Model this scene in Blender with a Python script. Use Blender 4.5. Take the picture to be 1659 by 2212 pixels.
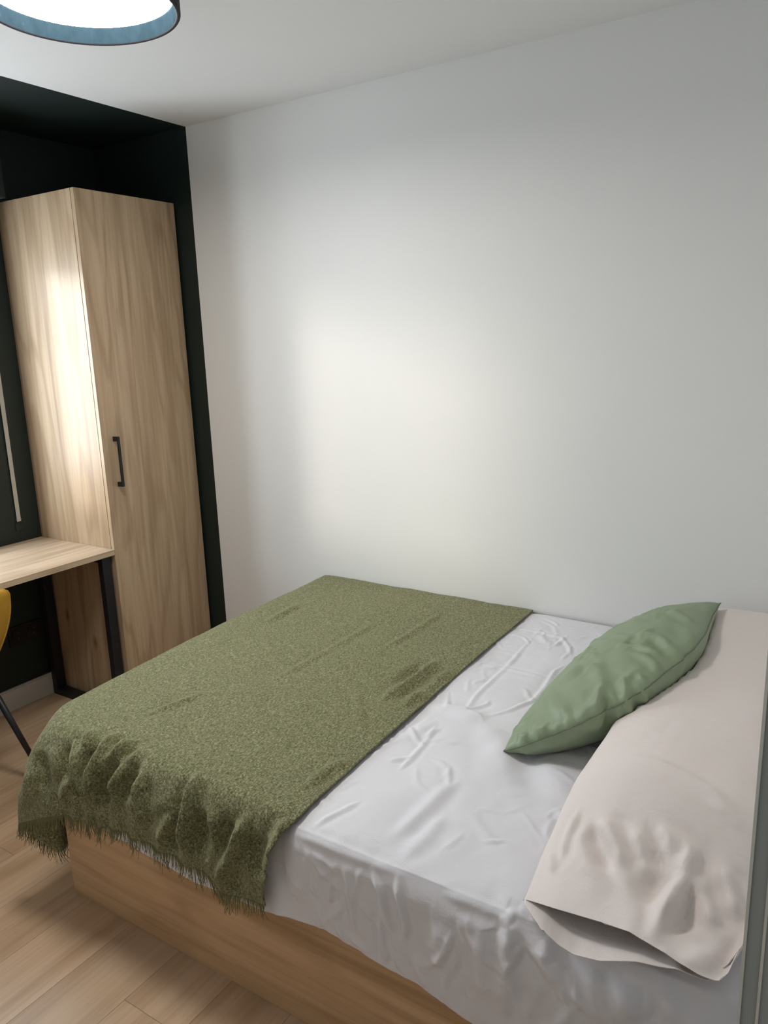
import bpy, bmesh, math, random
import numpy as np
from mathutils import Matrix, Vector

for o in list(bpy.data.objects):
    bpy.data.objects.remove(o, do_unlink=True)
scene = bpy.context.scene
col = scene.collection

# ------------------------------------------------------------------ camera
cam_data = bpy.data.cameras.new('camera')
cam = bpy.data.objects.new('camera', cam_data)
col.objects.link(cam)
cam_data.sensor_fit = 'HORIZONTAL'
cam_data.sensor_width = 36.0
cam_data.lens = 36.0 * 1654.13 / 1659.0
cam_data.clip_start = 0.02
_R = (Matrix.Rotation(0.5760, 4, 'Z') @ Matrix.Rotation(1.3465, 4, 'X') @ Matrix.Rotation(-0.0333, 4, 'Z'))
cam.matrix_world = Matrix.Translation((3.1719, -2.5141, 1.5869)) @ _R
scene.camera = cam

# ------------------------------------------------------------------ world, sun, exposure
world = bpy.data.worlds.new('sky')
scene.world = world
world.use_nodes = True
bg = world.node_tree.nodes['Background']
bg.inputs['Color'].default_value = (0.80, 0.90, 1.0, 1)
bg.inputs['Strength'].default_value = 8.5

sun_data = bpy.data.lights.new('sun', 'SUN')
sun_data.energy = 1.05
sun_data.angle = math.radians(10)
sun_data.color = (1.0, 0.90, 0.76)
sun = bpy.data.objects.new('sun', sun_data)
col.objects.link(sun)
sun.location = (-3, -3, 3)
sun.rotation_euler = Vector((0.66, 0.50, -0.125)).to_track_quat('-Z', 'Y').to_euler()

# daylight portal of the window (only guides the sky's light, adds none)
WY0, WY1, WZ0, WZ1 = -1.72, -0.70, 0.90, 2.04
por = bpy.data.lights.new('window_portal', 'AREA')
por.shape = 'RECTANGLE'
por.size = WY1 - WY0
por.size_y = WZ1 - WZ0
por.cycles.is_portal = True
po = bpy.data.objects.new('window_portal', por)
col.objects.link(po)
po.location = (-0.14, (WY0 + WY1) / 2, (WZ0 + WZ1) / 2)
po.rotation_euler = Vector((1, 0, 0)).to_track_quat('-Z', 'Z').to_euler()

vs = scene.view_settings
vs.view_transform = 'Standard'
vs.look = 'None'
vs.gamma = 1.0
vs.use_curve_mapping = False
vs.exposure = 0.77
scene.cycles.max_bounces = 6
scene.cycles.diffuse_bounces = 4
scene.cycles.caustics_reflective = False
scene.cycles.caustics_refractive = False
scene.cycles.glossy_bounces = 2
scene.cycles.transmission_bounces = 2

H = 2.476            # ceiling height
PAINT = 0.6085       # green paint reaches this far from the window wall
XR, YF = 3.20, -2.75 # head wall, front wall

# ------------------------------------------------------------------ materials
def new_mat(name):
    m = bpy.data.materials.new(name)
    m.use_nodes = True
    nt = m.node_tree
    b = nt.nodes['Principled BSDF']
    return m, nt, b

def N(nt, t, **kw):
    n = nt.nodes.new(t)
    for k, v in kw.items():
        setattr(n, k, v)
    return n

def L(nt, a, b):
    nt.links.new(a, b)

def mapping(nt, scale, loc=(0, 0, 0), rot=(0, 0, 0), random_obj=False):
    tc = N(nt, 'ShaderNodeTexCoord')
    mp = N(nt, 'ShaderNodeMapping')
    mp.inputs['Scale'].default_value = scale
    mp.inputs['Location'].default_value = loc
    mp.inputs['Rotation'].default_value = rot
    if random_obj:
        oi = N(nt, 'ShaderNodeObjectInfo')
        mu = N(nt, 'ShaderNodeMath', operation='MULTIPLY')
        L(nt, oi.outputs['Random'], mu.inputs[0])
        mu.inputs[1].default_value = 37.0
        ad = N(nt, 'ShaderNodeVectorMath', operation='ADD')
        L(nt, tc.outputs['Object'], ad.inputs[0])
        L(nt, mu.outputs[0], ad.inputs[1])
        L(nt, ad.outputs[0], mp.inputs['Vector'])
    else:
        L(nt, tc.outputs['Object'], mp.inputs['Vector'])
    return mp.outputs['Vector']

def noise(nt, vec, scale, detail=3, rough=0.5, dist=0.0):
    n = N(nt, 'ShaderNodeTexNoise')
    n.inputs['Scale'].default_value = scale
    n.inputs['Detail'].default_value = detail
    n.inputs['Roughness'].default_value = rough
    n.inputs['Distortion'].default_value = dist
    L(nt, vec, n.inputs['Vector'])
    return n.outputs['Fac']

def ramp(nt, fac, stops):
    r = N(nt, 'ShaderNodeValToRGB')
    e = r.color_ramp.elements
    while len(e) < len(stops):
        e.new(0.5)
    for el, (p, c) in zip(e, stops):
        el.position = p
        el.color = (c[0], c[1], c[2], 1) if not isinstance(c, float) else (c, c, c, 1)
    L(nt, fac, r.inputs['Fac'])
    return r.outputs['Color']

def math_n(nt, op, a, b=None):
    n = N(nt, 'ShaderNodeMath', operation=op)
    for i, v in enumerate((a, b)):
        if v is None:
            continue
        if isinstance(v, (int, float)):
            n.inputs[i].default_value = v
        else:
            L(nt, v, n.inputs[i])
    return n.outputs[0]

def mixc(nt, fac, a, b, blend='MIX'):
    n = N(nt, 'ShaderNodeMix', data_type='RGBA', blend_type=blend)
    for i, v in ((0, fac), (6, a), (7, b)):
        if isinstance(v, (int, float)):
            n.inputs[i].default_value = v
        elif isinstance(v, tuple):
            n.inputs[i].default_value = (v[0], v[1], v[2], 1)
        else:
            L(nt, v, n.inputs[i])
    return n.outputs[2]

def bump(nt, b, h, strength, dist=0.002):
    n = N(nt, 'ShaderNodeBump')
    n.inputs['Strength'].default_value = strength
    n.inputs['Distance'].default_value = dist
    L(nt, h, n.inputs['Height'])
    L(nt, n.outputs['Normal'], b.inputs['Normal'])

def plain(name, c, rough=0.6, metal=0.0, bscale=None, bstr=0.1, spec=None):
    m, nt, b = new_mat(name)
    v = mapping(nt, (1, 1, 1))
    n = noise(nt, v, bscale or 8, 3 if bscale else 1, 0.6)
    k_ = 0.05 if bscale else 0.008
    cc = mixc(nt, n, tuple(x * (1 - k_) for x in c), tuple(min(1, x * (1 + k_)) for x in c))
    L(nt, cc, b.inputs['Base Color'])
    b.inputs['Roughness'].default_value = rough
    b.inputs['Metallic'].default_value = metal
    if spec is not None:
        b.inputs['Specular IOR Level'].default_value = spec
    if bscale:
        bump(nt, b, n, bstr)
    return m

def wood(name, light, mid, dark, axis, grain=1.0, knots=True, rough=0.5, rnd=False, ring=9.0, loc=(0, 0, 0)):
    """axis: index of the grain direction in object space"""
    m, nt, b = new_mat(name)
    def sc(across, along):
        s = [across] * 3
        s[axis] = along
        return tuple(s)
    v1 = mapping(nt, sc(1.0, 0.16), loc, random_obj=rnd)
    base = noise(nt, v1, 3.4 * grain, 3, 0.45, 0.4)
    # cathedral rings: sine of a slowly varying field
    ph = math_n(nt, 'MULTIPLY', base, ring * 6.283)
    sn = math_n(nt, 'SINE', ph)
    rings = math_n(nt, 'MULTIPLY_ADD', sn, 0.5)
    nt.nodes[-1].inputs[2].default_value = 0.5
    v2 = mapping(nt, sc(1.0, 0.035), loc, random_obj=rnd)
    fib = noise(nt, v2, 95 * grain, 4, 0.65)
    streak = noise(nt, v2, 22 * grain, 3, 0.6)
    c1 = ramp(nt, streak, [(0.30, dark), (0.46, mid), (0.62, light)])
    rc = ramp(nt, rings, [(0.0, (0.62, 0.55, 0.48)), (0.35, (0.95, 0.95, 0.95)), (1.0, (1, 1, 1))])
    c2 = mixc(nt, 0.42, c1, rc, 'MULTIPLY')
    fr = ramp(nt, fib, [(0.32, (0.72, 0.68, 0.64)), (0.55, (1, 1, 1))])
    c3 = mixc(nt, 0.5, c2, fr, 'MULTIPLY')
    if knots:
        v3 = mapping(nt, sc(1.0, 0.62), (loc[0] + 3.3, loc[1] + 1.1, loc[2] + 0.4), random_obj=rnd)
        sp = N(nt, 'ShaderNodeSeparateXYZ'); L(nt, v3, sp.inputs[0])
        cb = N(nt, 'ShaderNodeCombineXYZ')
        o1, o2 = [k_ for k_ in range(3) if k_ != axis]
        L(nt, math_n(nt, 'ADD', sp.outputs[o1], sp.outputs[o2]), cb.inputs[0]); L(nt, sp.outputs[axis], cb.inputs[1])
        vo = N(nt, 'ShaderNodeTexVoronoi')
        vo.inputs['Scale'].default_value = 4.2
        L(nt, cb.outputs[0], vo.inputs['Vector'])
        wob = noise(nt, v3, 30, 2)
        d = math_n(nt, 'ADD', vo.outputs['Distance'], math_n(nt, 'MULTIPLY', wob, 0.05))
        k = ramp(nt, d, [(0.045, (0.35, 0.25, 0.17)), (0.075, (0.72, 0.62, 0.52)), (0.13, (1, 1, 1))])
        c3 = mixc(nt, 0.85, c3, k, 'MULTIPLY')
    if rnd:
        oi = N(nt, 'ShaderNodeObjectInfo')
        rr = ramp(nt, oi.outputs['Random'], [(0.0, (0.95, 0.95, 0.95)), (1.0, (1.03, 1.02, 1.01))])
        c3 = mixc(nt, 1.0, c3, rr, 'MULTIPLY')
    L(nt, c3, b.inputs['Base Color'])
    b.inputs['Roughness'].default_value = rough
    bump(nt, b, fib, 0.06, 0.001)
    return m

M = {}
M['wall'] = plain('white_wall_paint', (0.80, 0.795, 0.775), 0.7)
M['ceiling'] = plain('white_ceiling_paint', (0.78, 0.775, 0.755), 0.8)
M['green'] = plain('dark_green_paint', (0.0055, 0.0135, 0.011), 0.55)
M['trim'] = plain('white_trim', (0.62, 0.61, 0.58), 0.4)
M['oak_v'] = wood('oak_laminate_vertical', (0.54, 0.395, 0.255), (0.475, 0.34, 0.21), (0.385, 0.265, 0.16), 2, 1.0, True, 0.42)
M['oak_desk'] = wood('oak_laminate_desk', (0.64, 0.50, 0.36), (0.56, 0.42, 0.285), (0.46, 0.33, 0.215), 1, 1.0, False, 0.38, loc=(0.7, 0.3, 0.2))
M['oak_base'] = wood('oak_laminate_bed', (0.64, 0.43, 0.25), (0.56, 0.365, 0.20), (0.43, 0.265, 0.135), 0, 1.0, False, 0.45, ring=6.0, loc=(0.2, 1.7, 0.9))
M['floor'] = wood('laminate_floor', (0.62, 0.44, 0.29), (0.57, 0.395, 0.25), (0.49, 0.325, 0.195), 1, 0.8, False, 0.36, rnd=True, ring=4.0)
M['edge'] = plain('oak_edge_band', (0.62, 0.47, 0.30), 0.45)
M['joint'] = plain('dark_joint', (0.30, 0.20, 0.12), 0.8)
M['black'] = plain('black_metal', (0.012, 0.012, 0.014), 0.45, spec=0.4)
M['plastic'] = plain('black_plastic', (0.006, 0.006, 0.007), 0.3)
M['strap'] = plain('grey_strap', (0.42, 0.41, 0.37), 0.8, bscale=400, bstr=0.2)
M['upvc'] = plain('white_window_plastic', (0.75, 0.75, 0.74), 0.35)
M['alu'] = plain('brushed_aluminium', (0.66, 0.68, 0.63), 0.35, 0.3)
M['greypanel'] = plain('grey_lacquer', (0.34, 0.365, 0.355), 0.45)
M['chrome'] = plain('bright_screw', (0.7, 0.7, 0.7), 0.25, 1.0)
M['mustard'] = plain('mustard_velvet', (0.50, 0.265, 0.018), 0.85, bscale=500, bstr=0.3)
M['shade'] = plain('black_felt_shade', (0.012, 0.010, 0.014), 0.75, bscale=300, bstr=0.1)

def lamp_inner():
    m, nt, b = new_mat('blue_grey_lamp_lining')
    v = mapping(nt, (1, 1, 0.5))
    n = noise(nt, v, 26, 4, 0.7)
    c = ramp(nt, n, [(0.40, (0.0075, 0.0140, 0.0185)), (0.64, (0.0100, 0.0180, 0.0235)), (0.70, (0.040, 0.052, 0.062))])
    L(nt, c, b.inputs['Base Color'])
    b.inputs['Roughness'].default_value = 1.0
    b.inputs['Specular IOR Level'].default_value = 0.0
    return m
M['lining'] = lamp_inner()

def emit(name, c, s):
    m, nt, b = new_mat(name)
    b.inputs['Base Color'].default_value = (0.9, 0.9, 0.9, 1)
    b.inputs['Emission Color'].default_value = (c[0], c[1], c[2], 1)
    b.inputs['Emission Strength'].default_value = s
    return m
M['diffuser'] = emit('lit_diffuser', (1.0, 0.97, 0.93), 23.0)

def glass():
    m = bpy.data.materials.new('window_glass')
    m.use_nodes = True
    nt = m.node_tree
    nt.nodes.remove(nt.nodes['Principled BSDF'])
    out = nt.nodes['Material Output']
    tr = N(nt, 'ShaderNodeBsdfTransparent')
    gl = N(nt, 'ShaderNodeBsdfGlossy')
    gl.inputs['Roughness'].default_value = 0.02
    mx = N(nt, 'ShaderNodeMixShader')
    mx.inputs[0].default_value = 0.06
    L(nt, tr.outputs[0], mx.inputs[1])
    L(nt, gl.outputs[0], mx.inputs[2])
    L(nt, mx.outputs[0], out.inputs['Surface'])
    return m
M['glass'] = glass()

def fabric_white(name, c, rough=0.55, sheen=0.25):
    m, nt, b = new_mat(name)
    v = mapping(nt, (1, 1, 1))
    n = noise(nt, v, 900, 2, 0.6)
    n2 = noise(nt, v, 7, 4, 0.55)
    cc = mixc(nt, n2, tuple(x * 0.96 for x in c), tuple(min(1, x * 1.03) for x in c))
    L(nt, cc, b.inputs['Base Color'])
    b.inputs['Roughness'].default_value = rough
    b.inputs['Sheen Weight'].default_value = 0.0
    b.inputs['Specular IOR Level'].default_value = 0.35
    n3 = noise(nt, v, 26, 4, 0.6, 0.8)
    rg = N(nt, 'ShaderNodeTexNoise', noise_type='RIDGED_MULTIFRACTAL')
    rg.inputs['Scale'].default_value = 5.0
    rg.inputs['Detail'].default_value = 3.0
    rg.inputs['Roughness'].default_value = 0.45
    rg.inputs['Distortion'].default_value = 1.2
    L(nt, v, rg.inputs['Vector'])
    rgc = ramp(nt, math_n(nt, 'MULTIPLY', rg.outputs['Fac'], 0.4), [(0.35, 0.0), (1.0, 1.0)])
    hh = math_n(nt, 'ADD', math_n(nt, 'MULTIPLY', n3, 0.7), math_n(nt, 'MULTIPLY', n, 0.05))
    hh = math_n(nt, 'ADD', hh, math_n(nt, 'MULTIPLY', rgc, 1.1))
    bump(nt, b, hh, 0.45, 0.006)
    return m
M['sheet'] = fabric_white('white_cotton_sheet', (0.76, 0.745, 0.775))
M['case'] = fabric_white('white_pillowcase', (0.82, 0.735, 0.695), 0.5)
M['mattress'] = fabric_white('white_mattress_ticking', (0.75, 0.75, 0.75), 0.8)

def sage():
    m, nt, b = new_mat('sage_green_satin')
    v = mapping(nt, (1, 1, 1))
    n2 = noise(nt, v, 9, 4, 0.55)
    cc = mixc(nt, n2, (0.235, 0.295, 0.185), (0.275, 0.34, 0.215))
    L(nt, cc, b.inputs['Base Color'])
    b.inputs['Roughness'].default_value = 0.48
    n3 = noise(nt, v, 40, 4, 0.6, 0.9)
    bump(nt, b, n3, 0.2, 0.004)
    return m
M['sage'] = sage()
M['seam'] = plain('sage_green_thread', (0.15, 0.185, 0.115), 0.8)

def throw_mat():
    m, nt, b = new_mat('olive_heather_knit')
    va = mapping(nt, (1.0, 0.45, 0.55), rot=(0, 0, 0.5))
    vb = mapping(nt, (0.5, 1.0, 1.0), rot=(0, 0, 0.2))
    a = noise(nt, va, 240, 4, 0.75, 0.4)
    c = noise(nt, vb, 330, 4, 0.75)
    h = math_n(nt, 'MULTIPLY', math_n(nt, 'ADD', a, c), 0.5)
    cc = ramp(nt, h, [(0.38, (0.040, 0.046, 0.016)), (0.465, (0.130, 0.127, 0.058)), (0.53, (0.228, 0.222, 0.115)), (0.62, (0.43, 0.42, 0.26))])
    L(nt, cc, b.inputs['Base Color'])
    b.inputs['Roughness'].default_value = 0.95
    b.inputs['Specular IOR Level'].default_value = 0.15
    b.inputs['Sheen Weight'].default_value = 0.35
    b.inputs['Sheen Roughness'].default_value = 0.5
    b.inputs['Sheen Tint'].default_value = (0.8, 0.8, 0.55, 1)
    bump(nt, b, h, 0.85, 0.004)
    return m
M['throw'] = throw_mat()
M['fringe'] = plain('olive_yarn', (0.165, 0.165, 0.080), 0.95, spec=0.1)

# ------------------------------------------------------------------ helpers
def tag(o, label=None, cat=None, group=None, kind=None):
    for k, v in (('label', label), ('category', cat), ('group', group), ('kind', kind)):
        if v:
            o[k] = v
    return o

def empty(name, loc, label, cat, group=None):
    o = bpy.data.objects.new(name, None)
    col.objects.link(o)
    o.location = loc
    o.empty_display_size = 0.05
    return tag(o, label, cat, group)

def world_origin(p):
    v = Vector((0, 0, 0))
    while p is not None:
        v += p.location
        p = p.parent
    return v

def mesh_obj(name, verts, faces, mat, parent=None, smooth=False, origin=None):
    """verts in world coordinates; origin in world coordinates"""
    po_ = world_origin(parent)
    og = Vector(origin) if origin is not None else po_.copy()
    me = bpy.data.meshes.new(name)
    vv = np.asarray(verts, dtype=float) - np.array(og)
    me.from_pydata(vv.tolist(), [], [tuple(f) for f in faces])
    me.materials.append(mat)
    me.validate()
    if smooth:
        me.polygons.foreach_set('use_smooth', [True] * len(me.polygons))
    o = bpy.data.objects.new(name, me)
    col.objects.link(o)
    if parent is not None:
        o.parent = parent
        o.location = og - po_
    else:
        o.location = og
    return o

def from_bm(name, bm, mat, parent=None, smooth=False, origin=None):
    bmesh.ops.recalc_face_normals(bm, faces=bm.faces)
    bm.verts.ensure_lookup_table()
    bm.verts.index_update()
    v = [tuple(x.co) for x in bm.verts]
    f = [[x.index for x in fc.verts] for fc in bm.faces]
    bm.free()
    return mesh_obj(name, v, f, mat, parent, smooth, origin)

def bx(bm, x0, x1, y0, y1, z0, z1, bev=0.0):
    vs_ = [bm.verts.new(p) for p in ((x0, y0, z0), (x1, y0, z0), (x1, y1, z0), (x0, y1, z0),
                                     (x0, y0, z1), (x1, y0, z1), (x1, y1, z1), (x0, y1, z1))]
    fs = [bm.faces.new([vs_[i] for i in q]) for q in ((0, 3, 2, 1), (4, 5, 6, 7), (0, 1, 5, 4), (1, 2, 6, 5), (2, 3, 7, 6), (3, 0, 4, 7))]
    if bev > 0:
        es = list({e for f in fs for e in f.edges})
        bmesh.ops.bevel(bm, geom=es, offset=bev, segments=2, affect='EDGES', profile=0.5)

def box(name, x0, x1, y0, y1, z0, z1, mat, parent=None, bev=0.0, origin=None):
    bm = bmesh.new()
    bx(bm, x0, x1, y0, y1, z0, z1, bev)
    if origin is None and parent is None:
        origin = ((x0 + x1) / 2, (y0 + y1) / 2, z0)
    return from_bm(name, bm, mat, parent, False, origin)

def structure(o):
    o['kind'] = 'structure'
    return o

def tube(bm, pts, radii, seg=10, cap=True):
    rings = []
    pts = [Vector(p) for p in pts]
    up = None
    for i, p in enumerate(pts):
        d = (pts[min(i + 1, len(pts) - 1)] - pts[max(i - 1, 0)]).normalized()
        if up is None:
            up = d.orthogonal().normalized()
        up = (up - d * up.dot(d)).normalized()
        sd = d.cross(up)
        r = radii[i] if isinstance(radii, (list, tuple)) else radii
        rings.append([bm.verts.new(p + (up * math.cos(a) + sd * math.sin(a)) * r) for a in (2 * math.pi * k / seg for k in range(seg))])
    for a, b_ in zip(rings, rings[1:]):
        for k in range(seg):
            bm.faces.new((a[k], a[(k + 1) % seg], b_[(k + 1) % seg], b_[k]))
    if cap:
        bm.faces.new(rings[0][::-1])
        bm.faces.new(rings[-1])

def lathe(bm, prof, cx, cy, seg=96):
    rings = [[bm.verts.new((cx + r * math.cos(2 * math.pi * k / seg), cy + r * math.sin(2 * math.pi * k / seg), z)) for k in range(seg)] for r, z in prof]
    for a, b_ in zip(rings, rings[1:]):
        for k in range(seg):
            bm.faces.new((a[k], a[(k + 1) % seg], b_[(k + 1) % seg], b_[k]))
    return rings

# smooth value noise for cloth relief
def vnoise(p, seed=0):
    p = np.asarray(p, dtype=float)
    i = np.floor(p).astype(np.int64)
    f = p - i
    f = f * f * (3 - 2 * f)
    def h(ix, iy, iz):
        n = (ix * 374761393 + iy * 668265263 + iz * 2147483647 + seed * 144269504) & 0x7fffffff
        n = ((n ^ (n >> 13)) * 1274126177) & 0x7fffffff
        n = n ^ (n >> 16)
        return (n & 0xffff) / 65535.0 * 2 - 1
    r = 0
    for dx in (0, 1):
        for dy in (0, 1):
            for dz in (0, 1):
                w = (f[:, 0] if dx else 1 - f[:, 0]) * (f[:, 1] if dy else 1 - f[:, 1]) * (f[:, 2] if dz else 1 - f[:, 2])
                r = r + w * h(i[:, 0] + dx, i[:, 1] + dy, i[:, 2] + dz)
    return r

def normals_of(me):
    n = np.zeros(len(me.vertices) * 3)
    me.vertex_normals.foreach_get('vector', n)
    return n.reshape(-1, 3)

def verts_of(me):
    c = np.zeros(len(me.vertices) * 3)
    me.vertices.foreach_get('co', c)
    return c.reshape(-1, 3)

def seg_dist(P, pl):
    """distance of points P to polyline pl and the running parameter 0..1"""
    pl = np.asarray(pl, dtype=float)
    best = np.full(len(P), 1e9)
    par = np.zeros(len(P))
    n = len(pl) - 1
    for k in range(n):
        a, b_ = pl[k], pl[k + 1]
        ab = b_ - a
        t = np.clip(((P - a) @ ab) / max(1e-12, ab @ ab), 0, 1)
        d = np.linalg.norm(P - (a + t[:, None] * ab), axis=1)
        m = d < best
        best[m] = d[m]
        par[m] = (k + t[m]) / n
    return best, par

def add_ridges(o, ridges, relief=None):
    """raise folds along traced lines; relief(P world) adds broad unevenness (metres)"""
    me = o.data
    og = np.array(world_origin(o))
    co = verts_of(me)
    P = co + og
    nn = normals_of(me)
    h = np.zeros(len(P))
    if relief is not None:
        h += relief(P)
    for amp, wid, pl in ridges:
        q = np.asarray(pl, dtype=float)
        m = np.all((P > q.min(0) - 4.5 * wid) & (P < q.max(0) + 4.5 * wid), axis=1)
        if not m.any():
            continue
        d, t = seg_dist(P[m], q)
        env = np.clip(np.minimum(t, 1 - t) * 4 + 0.12, 0, 1)
        wv = wid * (0.75 + 0.5 * env)
        h[m] += amp * env * (np.exp(-(d / wv) ** 2) - 0.35 * np.exp(-((d - 1.9 * wv) / (1.1 * wv)) ** 2))
    co = co + nn * h[:, None]
    me.vertices.foreach_set('co', co.ravel())
    me.update()

def grid_faces(nu, nv, off=0):
    return [(off + i * nv + j, off + i * nv + j + 1, off + (i + 1) * nv + j + 1, off + (i + 1) * nv + j) for i in range(nu - 1) for j in range(nv - 1)]

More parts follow.
